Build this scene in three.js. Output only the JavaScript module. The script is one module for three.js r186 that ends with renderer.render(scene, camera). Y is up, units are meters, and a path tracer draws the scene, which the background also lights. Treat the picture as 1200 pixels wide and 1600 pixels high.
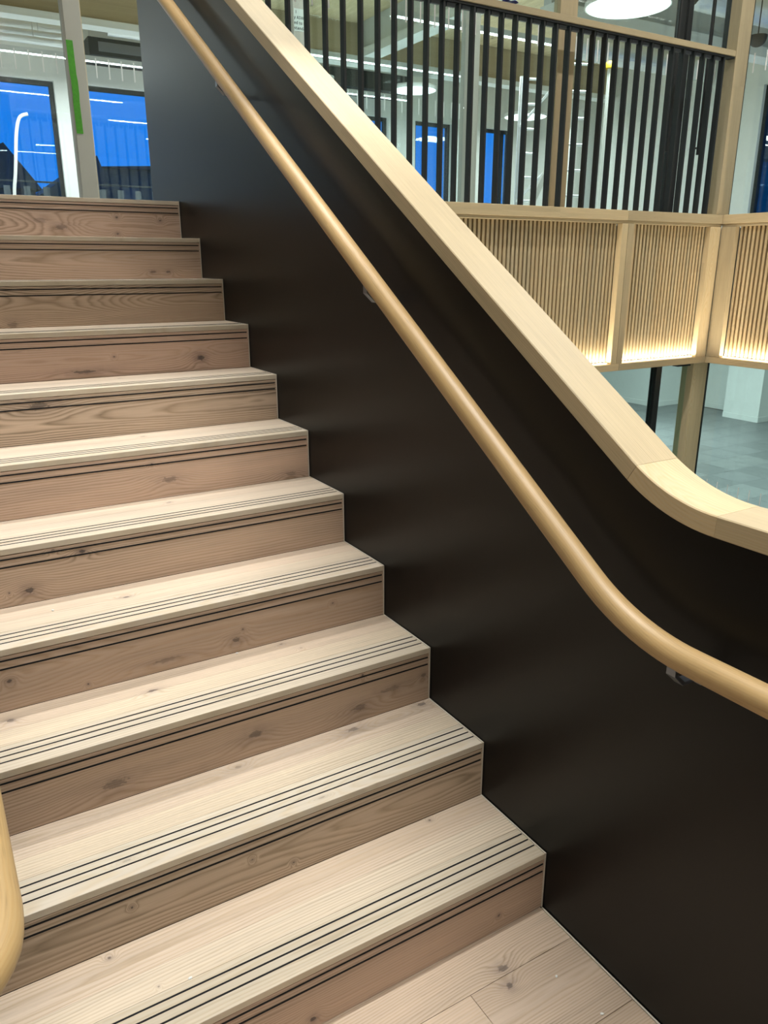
import * as THREE from 'three';
import { RectAreaLightUniformsLib } from 'three/addons/lights/RectAreaLightUniformsLib.js';
import { mergeGeometries } from 'three/addons/utils/BufferGeometryUtils.js';
import { RoundedBoxGeometry } from 'three/addons/geometries/RoundedBoxGeometry.js';

// ------------------------------------------------------------------ camera, sky, exposure, main lights
const scene = new THREE.Scene();
const camera = new THREE.PerspectiveCamera(66.84, 1200 / 1600, 0.05, 300);
camera.rotation.order = 'YXZ';
camera.position.set(-1.1454, 1.5436, 1.1348);
camera.rotation.set(-0.30902, -0.53993, 0);
const renderer = new THREE.WebGLRenderer({ antialias: true });
renderer.toneMapping = THREE.LinearToneMapping;
renderer.toneMappingExposure = 1.0;
renderer.shadowMap.enabled = true;
RectAreaLightUniformsLib.init();
const SKY = [0.0, 0.265, 1.0];                    // clear dusk sky, linear
const LAMP = new THREE.Color().setRGB(1.0, 0.985, 0.955);   // neutral LED
const WARM = new THREE.Color().setRGB(1.0, 0.88, 0.66);     // warm strip behind the slats
const COOL = new THREE.Color().setRGB(0.94, 1.0, 0.97);    // office LED
const STAIR_LAMP = 225, OFFICE_LAMP = 135, DISC_LAMP = 22, FASCIA_LED = 125, LOWER_LAMP = 64;

// ------------------------------------------------------------------ small helpers
let seedState = 7;
const rnd = () => { seedState = (seedState * 1664525 + 1013904223) >>> 0; return seedState / 4294967296; };
const used = {};
function numbered(n) { const k = used[n] = (used[n] ?? -1) + 1; return k ? `${n}_${String(k).padStart(3, '0')}` : n; }
function meta(o, label, category, group, kind) {
  if (label) o.userData.label = label;
  if (category) o.userData.category = category;
  if (group) o.userData.group = group;
  if (kind) o.userData.kind = kind;
  return o;
}
function mesh(name, geo, mat, parent = scene, pos) {
  const m = new THREE.Mesh(geo, mat);
  m.name = parent === scene ? numbered(name) : name;
  m.castShadow = m.receiveShadow = true;
  if (pos) m.position.set(...pos);
  parent.add(m);
  return m;
}
function thing(name, label, category, group, pos = [0, 0, 0]) {
  const g = new THREE.Group(); g.name = numbered(name); g.position.set(...pos); scene.add(g);
  return meta(g, label, category, group);
}
function structure(name, geo, mat, pos) { return meta(mesh(name, geo, mat, scene, pos), null, null, null, 'structure'); }
// metre uvs: u runs along `axis` (0 x, 1 y, 2 z), v across it
function metreUV(geo, axis = 0, su = 1, sv = 1, ou = 0, ov = 0) {
  const p = geo.attributes.position, n = geo.attributes.normal, uv = new Float32Array(p.count * 2);
  for (let i = 0; i < p.count; i++) {
    const P = [p.getX(i), p.getY(i), p.getZ(i)], N = [Math.abs(n.getX(i)), Math.abs(n.getY(i)), Math.abs(n.getZ(i))];
    const f = N[0] >= N[1] && N[0] >= N[2] ? 0 : N[1] >= N[2] ? 1 : 2;
    let a = axis, b;
    if (f === axis) { a = (axis + 1) % 3; b = (axis + 2) % 3; } else b = 3 - axis - f;
    uv[2 * i] = (P[a] + ou) / su; uv[2 * i + 1] = (P[b] + ov) / sv;
  }
  geo.setAttribute('uv', new THREE.BufferAttribute(uv, 2));
  return geo;
}
const span = (x0, x1, y0, y1, z0, z1) => new THREE.BoxGeometry(x1 - x0, y1 - y0, z1 - z0).translate((x0 + x1) / 2, (y0 + y1) / 2, (z0 + z1) / 2);
const rspan = (x0, x1, y0, y1, z0, z1, r = 0.003) => {
  const g = new RoundedBoxGeometry(x1 - x0, y1 - y0, z1 - z0, 1, Math.min(r, (x1 - x0) / 2.1, (y1 - y0) / 2.1, (z1 - z0) / 2.1));
  return g.translate((x0 + x1) / 2, (y0 + y1) / 2, (z0 + z1) / 2);
};
const wspan = (axis, ...a) => metreUV(rspan(...a), axis, 2.4, 0.3, rnd() * 2.4, rnd() * 0.3);   // timber piece, grain along axis

// ------------------------------------------------------------------ noise and textures
function makeNoise(seed) {
  let s = seed * 7919 + 13; const T = new Float32Array(65536);
  for (let i = 0; i < 65536; i++) { s = (Math.imul(s, 1664525) + 1013904223) >>> 0; T[i] = s / 4294967296; }
  return (x, y) => {
    const xi = Math.floor(x), yi = Math.floor(y); let fx = x - xi, fy = y - yi;
    fx = fx * fx * (3 - 2 * fx); fy = fy * fy * (3 - 2 * fy);
    const h = (a, b) => T[(Math.imul(a, 374761) + Math.imul(b, 668265) ^ (b << 7)) & 65535];
    const a = h(xi, yi), b = h(xi + 1, yi), c = h(xi, yi + 1), d = h(xi + 1, yi + 1);
    return a + (b - a) * fx + (c - a) * fy + (a - b - c + d) * fx * fy;
  };
}
const toLin = (c) => Math.pow(c / 255, 2.2), toS = (c) => 255 * Math.pow(Math.min(1, Math.max(0, c)), 1 / 2.2);
// oak board L x H metres; heart: where the growth-ring axis lies across the board, depth: how far below the face
function oak({ seed, L, H, w, h, base = [190, 165, 143], heart = 0.5, depth = 0.03, ring = 0.006, contrast = 0.24, pore = 0.16, fleck = 0, figure = 0.3, knots = [], patch = 0.18, wrap = false }) {
  const N = makeNoise(seed), M = makeNoise(seed + 77), data = new Uint8Array(w * h * 4), B = base.map(toLin);
  for (let y = 0; y < h; y++) for (let x = 0; x < w; x++) {
    const u = (x + 0.5) / w * L, v = (y + 0.5) / h * H;
    let phase = 0, core = 0, halo = 0;
    for (const [ku, kv, kr, ke = 1.6, kd = 1] of knots) {
      const du = (u - ku) / ke, dv = v - kv, d2 = (du * du + dv * dv) / (kr * kr);
      if (d2 > 60) continue;
      phase += 3.6 * Math.exp(-d2 * 0.11);
      const wob = d2 * (0.6 + 2.6 * M(u * 120 + 3, v * 260) * (0.4 + 1.2 * M(u * 420, v * 700)));
      core = Math.max(core, kd * Math.min(1, Math.max(0, 1.25 - wob) * 1.5));
      halo = Math.max(halo, kd * Math.exp(-d2 * 0.22) * (0.55 + 0.9 * M(u * 60, v * 240)));
    }
    const uu = wrap ? Math.abs(u - L / 2) * 2 : u;
    const c = H * heart + 0.035 * (N(uu * 1.4, 5.5) - 0.5);
    const dd = depth * (0.25 + 1.5 * N(uu * 1.9, 91.3));
    const dist = Math.sqrt((v - c) * (v - c) + dd * dd);
    phase += dist / ring + 1.1 * N(uu * 3.1, v * 34) + 0.4 * N(uu * 14, v * 110);
    const t = phase - Math.floor(phase);
    const line = t < 0.72 ? Math.pow(t / 0.72, 2.4) : 1 - (t - 0.72) / 0.28;
    const fine = N(u * 26, v * 900), streak = N(u * 9 + 40, v * 330);
    const pores = fine > 0.66 ? (fine - 0.66) * 2.9 * (0.35 + 0.65 * line) : 0;
    const low = N(u * 1.6 + 9, v * 17) - 0.5, mid = M(u * 6, v * 60) - 0.5;
    const swell = contrast * (figure + 1.2 * M(u * 2.3 + 60, v * 13));
    let k = 1 - swell * line - pore * pores + patch * low + 0.07 * mid + 0.10 * (streak - 0.5);
    if (fleck) { const f = M(u * 130 + v * 260, v * 420 - u * 25); if (f > 0.7) k += fleck * (f - 0.7) * 3; }
    const rd = 1 + 0.05 * line;
    let r = B[0] * k * rd, g = B[1] * k, b = B[2] * k * (1 - 0.10 * line);
    if (halo > 0.01) { const q = 0.36 * halo; r *= 1 - q * 0.95; g *= 1 - q; b *= 1 - q * 0.92; }
    if (core > 0.01) { const q = 0.8 * core, s = 0.55 + 0.9 * M(u * 400, v * 400); r += (0.055 * s - r) * q; g += (0.043 * s - g) * q; b += (0.040 * s - b) * q; }
    const i = (y * w + x) * 4;
    data[i] = toS(r); data[i + 1] = toS(g); data[i + 2] = toS(b); data[i + 3] = 255;
  }
  const tex = new THREE.DataTexture(data, w, h, THREE.RGBAFormat);
  tex.colorSpace = THREE.SRGBColorSpace; tex.magFilter = THREE.LinearFilter; tex.minFilter = THREE.LinearMipmapLinearFilter; tex.generateMipmaps = true;
  tex.wrapS = tex.wrapT = THREE.RepeatWrapping; tex.needsUpdate = true;
  return tex;
}
function grainy({ seed, w = 512, h = 512, base, amp = 0.1, fx = 30, fy = 30, fx2 = 4, fy2 = 4, amp2 = 0.08, scratch = 0 }) {
  const N = makeNoise(seed), data = new Uint8Array(w * h * 4), B = base.map(toLin);
  for (let y = 0; y < h; y++) for (let x = 0; x < w; x++) {
    const u = x / w, v = y / h;
    let k = 1 + amp * (N(u * fx, v * fy) - 0.5) + amp2 * (N(u * fx2 + 7, v * fy2) - 0.5) + amp * 0.6 * (N(u * fx * 6, v * fy * 6) - 0.5);
    if (scratch) { const s = N(u * 14 + v * 5, v * 70 - u * 12); if (s > 0.86) k += scratch * (s - 0.86) * 5; }
    const i = (y * w + x) * 4;
    for (let c = 0; c < 3; c++) data[i + c] = toS(B[c] * k);
    data[i + 3] = 255;
  }
  const tex = new THREE.DataTexture(data, w, h, THREE.RGBAFormat);
  tex.colorSpace = THREE.SRGBColorSpace; tex.magFilter = THREE.LinearFilter; tex.minFilter = THREE.LinearMipmapLinearFilter; tex.generateMipmaps = true;
  tex.wrapS = tex.wrapT = THREE.RepeatWrapping; tex.needsUpdate = true;
  return tex;
}
const std = (o) => new THREE.MeshStandardMaterial(o);

// ------------------------------------------------------------------ materials
const timberTex = oak({ seed: 401, L: 2.4, H: 0.3, w: 2048, h: 256, base: [186, 170, 139], heart: 2.2, depth: 0.05, ring: 0.0048, contrast: 0.13, pore: 0.13, patch: 0.1, wrap: true });
const timberTex2 = oak({ seed: 402, L: 2.4, H: 0.3, w: 2048, h: 256, base: [199, 180, 145], heart: 0.45, depth: 0.05, ring: 0.006, contrast: 0.15, pore: 0.13, patch: 0.1, wrap: true });
const railTex = oak({ seed: 403, L: 2.4, H: 0.3, w: 2048, h: 256, base: [186, 157, 111], heart: 2.0, depth: 0.035, ring: 0.005, contrast: 0.13, pore: 0.3, patch: 0.14, wrap: true });
const mCap = std({ map: timberTex, roughness: 0.5 });
const mTimber = std({ map: timberTex2, roughness: 0.6 });
const mTimberB = std({ map: timberTex, roughness: 0.6, color: new THREE.Color(0.86, 0.86, 0.86) });
const mRail = std({ map: railTex, roughness: 0.42 });
const mSlat = [std({ map: timberTex2, roughness: 0.65 }), std({ map: timberTex, roughness: 0.65 }), std({ map: timberTex2, roughness: 0.65, color: new THREE.Color(0.92, 0.9, 0.88) })];
const darkTex = grainy({ seed: 21, base: [12, 12, 12], amp: 0.06, amp2: 0.05, fx: 60, fy: 60 });
const mDarkWall = new THREE.MeshPhysicalMaterial({ map: darkTex, roughness: 0.36, specularIntensity: 0.6 });
const mBlackMetal = std({ color: new THREE.Color().setRGB(0.006, 0.008, 0.009), roughness: 0.6, metalness: 0.0 });
const mStrip = std({ color: new THREE.Color().setRGB(0.006, 0.006, 0.007), roughness: 0.95 });
const mEdge = std({ color: new THREE.Color().setRGB(0.62, 0.57, 0.48), roughness: 0.5 });
const mCarcass = std({ color: new THREE.Color().setRGB(0.09, 0.055, 0.035), roughness: 0.9 });
const mSteel = std({ color: new THREE.Color().setRGB(0.26, 0.28, 0.32), roughness: 0.35, metalness: 0.9 });
const mSpacer = std({ color: new THREE.Color().setRGB(0.05, 0.055, 0.065), roughness: 0.4 });
const mGalv = std({ color: new THREE.Color().setRGB(0.62, 0.64, 0.66), roughness: 0.38, metalness: 0.8 });
const mWhite = std({ map: grainy({ seed: 31, w: 256, h: 256, base: [226, 228, 224], amp: 0.03, amp2: 0.03 }), roughness: 0.8 });
const mPaleWall = std({ color: new THREE.Color().setRGB(0.62, 0.64, 0.62), roughness: 0.85 });
const mWashPost = [std({ color: new THREE.Color().setRGB(0.52, 0.48, 0.43), roughness: 0.7 })];
const mCeil = std({ map: oak({ seed: 404, L: 3, H: 1.2, w: 1024, h: 400, base: [216, 200, 164], heart: 0.5, depth: 0.1, ring: 0.03, contrast: 0.14, patch: 0.2, knots: [[0.5, 0.3, 0.02], [1.7, 0.9, 0.02], [2.5, 0.5, 0.016]] }), roughness: 0.8 });
const mGlass = new THREE.MeshPhysicalMaterial({ color: new THREE.Color().setRGB(0.90, 0.965, 0.955), roughness: 0.0, transmission: 1, thickness: 0, ior: 1.5 });
const mGlassLow = new THREE.MeshPhysicalMaterial({ color: new THREE.Color().setRGB(0.84, 0.96, 0.95), roughness: 0.0, transmission: 1, thickness: 0, ior: 1.5 });
const mPane = new THREE.MeshPhysicalMaterial({ color: new THREE.Color().setRGB(0.93, 0.97, 0.98), roughness: 0.0, transmission: 1, thickness: 0, ior: 1.5 });
const glow = (c, i) => std({ color: 0xffffff, emissive: c, emissiveIntensity: i, roughness: 0.6 });
const mGlowStair = glow(LAMP, 6), mGlowOffice = glow(COOL, 4), mGlowDisc = glow(COOL, 1.6), mGlowStrip = glow(WARM, 3);
const mMark = std({ color: new THREE.Color().setRGB(0.85, 0.87, 0.87), roughness: 0.5 });
const mTape = std({ map: grainy({ seed: 55, w: 128, h: 256, base: [78, 158, 38], amp: 0.2, fx: 6, fy: 60 }), roughness: 0.55 });
const mFoil = std({ color: new THREE.Color().setRGB(0.82, 0.84, 0.84), roughness: 0.35, metalness: 0.6, bumpMap: grainy({ seed: 66, w: 256, h: 256, base: [128, 128, 128], amp: 1.2, amp2: 0.8, fx: 22, fy: 14 }), bumpScale: 0.02 });

// ------------------------------------------------------------------ stair geometry
const R = 0.165, G = 0.2583, XL = -1.22, NOSE = 0.017;
const TOP = 11 * R;                                // upper floor level 1.815
const XW = 0.002;                                  // face of the dark wall

// knots seen in the risers: step -> [x from the right end, y above the step below, radius, elongation, darkness]
const riserKnots = {
  11: [[-0.519, 0.045, 0.013, 2.2, 0.55], [-0.283, 0.089, 0.005, 1.2, 0.8], [-0.285, 0.021, 0.005, 1.2, 0.8], [-0.093, 0.081, 0.005, 1.3, 0.7], [-0.6, 0.07, 0.012, 3, 0.35]],
  10: [[-0.149, 0.028, 0.006, 2, 0.7], [-0.212, 0.028, 0.006, 2.5, 0.6], [-0.86, 0.06, 0.006, 2, 0.4]],
  9: [[-0.813, 0.012, 0.014, 1.6, 0.45]],
  8: [[-0.201, 0.048, 0.013, 1.3, 1], [-0.63, 0.023, 0.006, 9, 0.8], [-0.52, 0.07, 0.003, 1.2, 0.8]],
  7: [[-0.825, 0.123, 0.015, 2.6, 0.75]],
  6: [[-0.497, 0.057, 0.012, 2.4, 0.5], [-0.071, 0.019, 0.011, 2.2, 0.5], [-0.549, 0.116, 0.004, 1.2, 0.8]],
  5: [[-0.826, 0.122, 0.007, 1.5, 1], [-0.971, 0.037, 0.011, 1.4, 1], [-1.022, 0.039, 0.003, 1, 0.8], [-0.9, 0.14, 0.004, 1.2, 0.5]],
  4: [[-0.486, 0.038, 0.009, 1.5, 0.7], [-0.465, 0.066, 0.003, 1.2, 0.8], [-1.067, 0.079, 0.006, 1.2, 0.9], [-0.889, 0.018, 0.003, 1, 0.9], [-0.687, 0.03, 0.007, 6, 0.4], [-0.18, 0.08, 0.003, 1.2, 0.6]],
  3: [[-0.233, 0.043, 0.013, 2, 0.6], [-0.54, 0.062, 0.013, 2, 0.65], [-0.894, 0.048, 0.014, 2.6, 0.6], [-0.223, 0.14, 0.005, 0.8, 0.9], [-0.022, 0.081, 0.008, 1.2, 0.6], [-0.13, 0.07, 0.008, 5, 0.4]],
  2: [[-0.559, 0.03, 0.003, 1, 0.9], [-0.93, 0.085, 0.003, 1, 0.9], [-0.66, 0.085, 0.003, 1, 0.8]],
  1: [[-0.639, 0.028, 0.007, 1.2, 1], [-0.141, 0.045, 0.004, 1.2, 0.8]],
};
const riserStyle = {
  11: [0.35, 0.03], 10: [0.5, 0.05], 9: [0.55, 0.075], 8: [0.5, 0.035], 7: [0.45, 0.07], 6: [1.7, 0.03], 5: [1.6, 0.04], 4: [0.6, 0.05], 3: [1.5, 0.05], 2: [0.5, 0.05], 1: [1.5, 0.04],
};
const riserTone = { 11: [201, 175, 157], 10: [202, 177, 158], 9: [201, 177, 156], 8: [201, 172, 154], 7: [202, 179, 157], 6: [207, 179, 159], 5: [199, 175, 155], 4: [193, 169, 150], 3: [192, 168, 149], 2: [197, 176, 155], 1: [195, 169, 150] };
const RL = 1.22;
const woodMat = (map, t = [1, 1, 1]) => std({ map, roughness: 0.62, color: new THREE.Color().setRGB(...t) });
const planarXY = (g, y0, H) => { const p = g.attributes.position, uv = g.attributes.uv; for (let i = 0; i < p.count; i++) uv.setXY(i, (p.getX(i) + RL) / RL, (p.getY(i) - y0) / H); return g; };
const planarXZ = (g, z0, D) => { const p = g.attributes.position, uv = g.attributes.uv; for (let i = 0; i < p.count; i++) uv.setXY(i, (p.getX(i) + RL) / RL, (z0 - p.getZ(i)) / D); return g; };

const treadStyles = [
  { seed: 500, heart: 0.85, depth: 0.02, knots: [[0.23, 0.24, 0.004, 1.2, 0.8], [1.04, 0.245, 0.004, 1.2, 0.7], [0.3, 0.12, 0.002, 1, 0.6]], contrast: 0.26 },
  { seed: 501, heart: 0.9, depth: 0.012, knots: [[0.95, 0.232, 0.010, 2.2, 0.6], [1.18, 0.242, 0.010, 1.6, 0.7], [0.62, 0.235, 0.006, 2, 0.4]], contrast: 0.2, fleck: 0.1 },
  { seed: 502, heart: 1.4, depth: 0.03, knots: [[0.47, 0.172, 0.007, 2.2, 0.8], [0.14, 0.21, 0.008, 1.5, 0.8], [0.86, 0.24, 0.005, 1.5, 0.6], [0.9, 0.19, 0.004, 1.2, 0.4]], contrast: 0.16, fleck: 0.07 },
  { seed: 503, heart: 0.3, depth: 0.04, knots: [[0.48, 0.166, 0.006, 1.8, 0.8]], contrast: 0.13 },
  { seed: 504, heart: 1.2, depth: 0.04, knots: [[0.7, 0.2, 0.005, 1.6, 0.6]], contrast: 0.13 },
];
const treadTex = treadStyles.map((s) => oak({ L: RL, H: G, w: 1400, h: 300, base: [211, 199, 184], ring: 0.0085, ...s }));
const noseTex = [oak({ seed: 520, L: RL, H: G, w: 1400, h: 300, base: [207, 196, 181], ring: 0.009, heart: 0.1, depth: 0.06, contrast: 0.12, knots: [[0.3, 0.05, 0.004, 3, 0.4], [0.75, 0.02, 0.003, 3, 0.4]] }),
  oak({ seed: 521, L: RL, H: G, w: 1400, h: 300, base: [209, 198, 183], ring: 0.009, heart: 0.2, depth: 0.02, contrast: 0.13 })];
const boardTint = [   // back board, middle board, nosing board of each tread: pinkish, creamy and greyer planks
  [[0.98, 0.92, 0.86], [1.04, 1.02, 0.96], [0.93, 0.92, 0.87]], [[0.94, 0.89, 0.84], [1.03, 1.01, 0.93], [0.99, 1.0, 0.98]],
  [[0.96, 0.90, 0.84], [1.04, 1.01, 0.93], [0.98, 0.98, 0.95]], [[0.99, 0.93, 0.88], [1.02, 1.0, 0.95], [1.0, 0.99, 0.96]], [[1.0, 0.96, 0.92], [1.02, 1.0, 0.97], [1.0, 0.99, 0.95]]];

const stairs = thing('staircase', 'wide straight flight of pale knotty oak steps rising beside the dark wall', 'staircase');
for (let k = 1; k <= 11; k++) {
  const zf = -(k - 1) * G, y0 = (k - 1) * R, y1 = k * R, zb = zf - G;
  const step = mesh('step', span(XL, -0.004, y0 - 0.06, y1 - NOSE - 0.0005, zb - 0.03, zf - 0.018), mCarcass, stairs);
  const rt = oak({ seed: 600 + k * 3, L: RL, H: R, w: 1400, h: 190, base: riserTone[k], heart: riserStyle[k][0], depth: riserStyle[k][1], ring: k === 9 || k === 7 ? 0.0042 : k === 11 || k === 8 ? 0.006 : 0.008, contrast: k === 9 || k === 7 ? 0.38 : 0.30, figure: k === 9 || k === 7 || k === 11 || k === 2 ? 0.75 : 0.3, knots: (riserKnots[k] || []).map(([x, y, ...r]) => [x + RL, y, ...r]) });
  const rm = woodMat(rt);
  mesh('riser_board', planarXY(span(XL, -0.0045, y0 + 0.0006, y1 - NOSE - 0.0014, zf - 0.016, zf - 0.0008), y0, R), rm, step);
  const ti = Math.min(k - 1, 4), [ta, tb, tc] = boardTint[ti];
  const nose = planarXZ(rspan(XL, -0.0045, y1 - NOSE, y1, zf - 0.104, zf, 0.0015), zf, G);
  // the front edge of the nosing board shows the riser's own timber tone
  mesh('nosing_board', nose, woodMat(noseTex[k % 2], tc), step);
  mesh('tread_board', planarXZ(span(XL, -0.0045, y1 - NOSE, y1 - 0.0003, zf - 0.168, zf - 0.1043), zf, G), woodMat(treadTex[ti], tb), step);
  mesh('tread_board', planarXZ(span(XL, -0.0045, y1 - NOSE, y1 - 0.0002, zb + 0.0002, zf - 0.1683), zf, G), woodMat(treadTex[ti], ta), step);
  for (const dz of [0.036, 0.0595, 0.083]) mesh('anti_slip_strip', span(XL, -0.0075, y1 - 0.002, y1 + 0.0006, zf - dz - 0.0021, zf - dz + 0.0021), mStrip, step);
  for (const dy of [0.0295, 0.0515]) mesh('anti_slip_strip', span(XL, -0.0085, y1 - dy - 0.002, y1 - dy + 0.002, zf - 0.003, zf + 0.0004), mStrip, step);
  const trim = mergeGeometries([span(-0.0042, -0.0004, y0 + 0.001, y1 + 0.0006, zf - 0.006, zf + 0.0008), span(-0.0042, -0.0004, y1 - 0.006, y1 + 0.0006, zb + 0.001, zf - 0.006)]);
  mesh('edge_trim', trim, mEdge, step);
}

// half landing: oak planks, edge trim
const landing = structure('floor', span(-3.2, -0.002, -0.25, -0.018, 0.002, 2.55), mCarcass);
{
  const t1 = oak({ seed: 701, L: 2.2, H: 0.2, w: 1800, h: 170, base: [203, 184, 164], heart: 0.6, depth: 0.03, knots: [[1.79, 0.06, 0.009, 1.4, 1], [0.5, 0.1, 0.01, 1.5, 0.7]] });
  const t2 = oak({ seed: 702, L: 2.2, H: 0.2, w: 1800, h: 170, base: [205, 185, 165], heart: 0.4, depth: 0.02, knots: [[1.985, 0.025, 0.009, 1.2, 0.8], [0.8, 0.12, 0.01, 2, 0.6]] });
  const t3 = oak({ seed: 703, L: 2.2, H: 0.2, w: 1800, h: 170, base: [200, 180, 160], heart: 1.2, depth: 0.03 });
  const rows = [[-0.009, 0.1065, t1, [-3.2, -0.0055]], [0.1075, 0.2985, t2, [-3.2, -0.3065, -0.0055]]];
  for (let i = 0; i < 11; i++) { const z = 0.2995 + i * 0.192; rows.push([z, z + 0.191, [t3, t2, t1][i % 3], [-3.2, -1.9 + 0.5 * (i % 4), -0.0055]]); }
  rows.forEach(([z0, z1, t, xs], j) => {
    for (let i = 0; i + 1 < xs.length; i++) {
      const g = rspan(xs[i] + (i ? 0.0008 : 0), xs[i + 1], -0.018, 0, z0, z1, 0.0012), p = g.attributes.position, uv = g.attributes.uv;
      for (let q = 0; q < p.count; q++) uv.setXY(q, (p.getX(q) + 2.2 + (i ? 0 : 0.7) + (j > 1 ? j * 0.37 : 0)) / 2.2, (p.getZ(q) - z0) / 0.2);
      mesh('plank', g, woodMat(t, [0.97, 0.965, 0.96].map((q) => q + 0.05 * (j % 3) / 3)), landing);
    }
  });
  mesh('edge_trim', span(-0.0048, -0.0004, -0.012, 0.0008, 0.002, 2.5), mEdge, landing);
}

// ------------------------------------------------------------------ dark balustrade wall, capping, handrails
// a path in (z, y): slope from the top down to a level run, joined by an arc
function stairPath(y0, yFlat, zTop, zEnd, Rad, n = 14) {
  const m = R / G, th = Math.atan(m), zi = (y0 - yFlat) / m, T = Rad * Math.tan(th / 2), pts = [];
  const za = zi - T * Math.cos(th), ya = yFlat + T * Math.sin(th);
  pts.push([zTop, y0 - m * zTop]);
  for (let i = 1; i < 8; i++) { const z = zTop + (za - zTop) * i / 8; pts.push([z, y0 - m * z]); }
  for (let i = 0; i <= n; i++) { const a = th * (1 - i / n); pts.push([zi + T - Rad * Math.sin(a), yFlat + Rad * (1 - Math.cos(a))]); }
  for (let i = 1; i <= 5; i++) pts.push([zi + T + (zEnd - zi - T) * i / 5, yFlat]);
  return { pts, za, zb: zi + T };
}
// sweep a chamfered rectangle (x0..x1, n0..n1 across the path) along points in the z-y plane
function sweepRect(pts, x0, x1, n0, n1, c = 0.0022) {
  const prof = [[x0 + c, n1], [x1 - c, n1], [x1, n1 - c], [x1, n0 + c], [x1 - c, n0], [x0 + c, n0], [x0, n0 + c], [x0, n1 - c]];
  const per = [0]; for (let i = 0; i < 8; i++) { const a = prof[i], b = prof[(i + 1) % 8]; per.push(per[i] + Math.hypot(a[0] - b[0], a[1] - b[1])); }
  const pos = [], uv = [], idx = [], nor = []; let len = 0, ring = [];
  const nrm = pts.map((p, i) => { const a = pts[Math.max(0, i - 1)], b = pts[Math.min(pts.length - 1, i + 1)], l = Math.hypot(b[0] - a[0], b[1] - a[1]); return [-(b[1] - a[1]) / l, (b[0] - a[0]) / l]; });
  pts.forEach((p, i) => {
    if (i) len += Math.hypot(p[0] - pts[i - 1][0], p[1] - pts[i - 1][1]);
    const [nz, ny] = nrm[i]; ring.push(pos.length / 3);
    for (let s = 0; s < 8; s++) {
      const a = prof[s], b = prof[(s + 1) % 8], el = Math.hypot(b[0] - a[0], b[1] - a[1]), ex = (b[1] - a[1]) / el * -1, en = (b[0] - a[0]) / el;
      for (const [q, o] of [[a, 0], [b, 1]]) { pos.push(q[0], p[1] + ny * q[1], p[0] + nz * q[1]); uv.push(len / 2.4, per[s + o] / 0.3); nor.push(ex, en * ny, en * nz); }
    }
  });
  for (let i = 0; i + 1 < pts.length; i++) for (let s = 0; s < 8; s++) {
    const a = ring[i] + 2 * s, b = a + 1, c2 = ring[i + 1] + 2 * s, d = c2 + 1; idx.push(a, d, b, a, c2, d);
  }
  for (const [r, flip] of [[ring[0], 1], [ring[ring.length - 1], 0]]) {
    const base = pos.length / 3;
    for (let s = 0; s < 8; s++) { pos.push(pos[3 * (r + 2 * s)], pos[3 * (r + 2 * s) + 1], pos[3 * (r + 2 * s) + 2]); uv.push(prof[s][0] / 0.3, prof[s][1] / 0.3); nor.push(0, 0, flip ? -1 : 1); }
    for (let s = 1; s < 7; s++) flip ? idx.push(base, base + s, base + s + 1) : idx.push(base, base + s + 1, base + s);
  }
  const g = new THREE.BufferGeometry();
  g.setAttribute('position', new THREE.Float32BufferAttribute(pos, 3)); g.setAttribute('normal', new THREE.Float32BufferAttribute(nor, 3)); g.setAttribute('uv', new THREE.Float32BufferAttribute(uv, 2)); g.setIndex(idx);
  return g;
}
const WALL_END = -3.01, CAPT = 0.0395;
const capLine = stairPath(1.246, 1.096, WALL_END - 0.01, 1.9, 0.40);
function balustradeWall(name, x0, x1, zEnd) {
  const sh = new THREE.Shape(); sh.moveTo(-WALL_END, -1.7);
  for (const [z, y] of capLine.pts) sh.lineTo(-Math.min(Math.max(z, WALL_END), zEnd), y - 0.0005);
  sh.lineTo(-zEnd, -1.7);
  const g = new THREE.ExtrudeGeometry(sh, { depth: x1 - x0, bevelEnabled: false }).rotateY(Math.PI / 2).translate(x0, 0, 0);
  return structure(name, metreUV(g, 2, 1, 1), mDarkWall);
}
balustradeWall('wall_right', XW, 0.088, 1.9);
balustradeWall('wall_left', XL - 0.09, XL - 0.002, 0.45);
function capping(label, x0, x1, zEnd) {
  const t = thing('wall_capping', label, 'handrail capping'), P = capLine.pts.filter((p) => p[0] <= zEnd), cut = [capLine.za + 0.012, capLine.zb - 0.002];
  const at = (z) => { for (let i = 1; i < P.length; i++) if (P[i][0] >= z) { const a = P[i - 1], b = P[i], f = (z - a[0]) / (b[0] - a[0]); return [z, a[1] + f * (b[1] - a[1])]; } };
  const seg = (a, b) => [at(a), ...P.filter((p) => p[0] > a + 0.001 && p[0] < b - 0.001), at(b)];
  const e = [P[0][0] + 1e-4, cut[0], cut[1], P[P.length - 1][0] - 1e-4];
  for (let i = 0; i < 3; i++) { const g = sweepRect(seg(e[i] + (i ? 0.0003 : 0), e[i + 1] - (i < 2 ? 0.0003 : 0)), x0, x1, 0, CAPT); const uv = g.attributes.uv; for (let q = 0; q < uv.count; q++) uv.setXY(q, uv.getX(q) + 0.31 * i, uv.getY(q) + 0.37 * i); mesh('capping_section', g, i === 1 ? mTimber : mCap, t); }
}
capping('pale oak board capping the top of the tall dark wall, curving level at the right', -0.015, 0.1, 1.9);
capping('pale oak board capping the dark wall between the flights, outside the left frame edge', XL - 0.105, XL + 0.013, 0.45);

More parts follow.
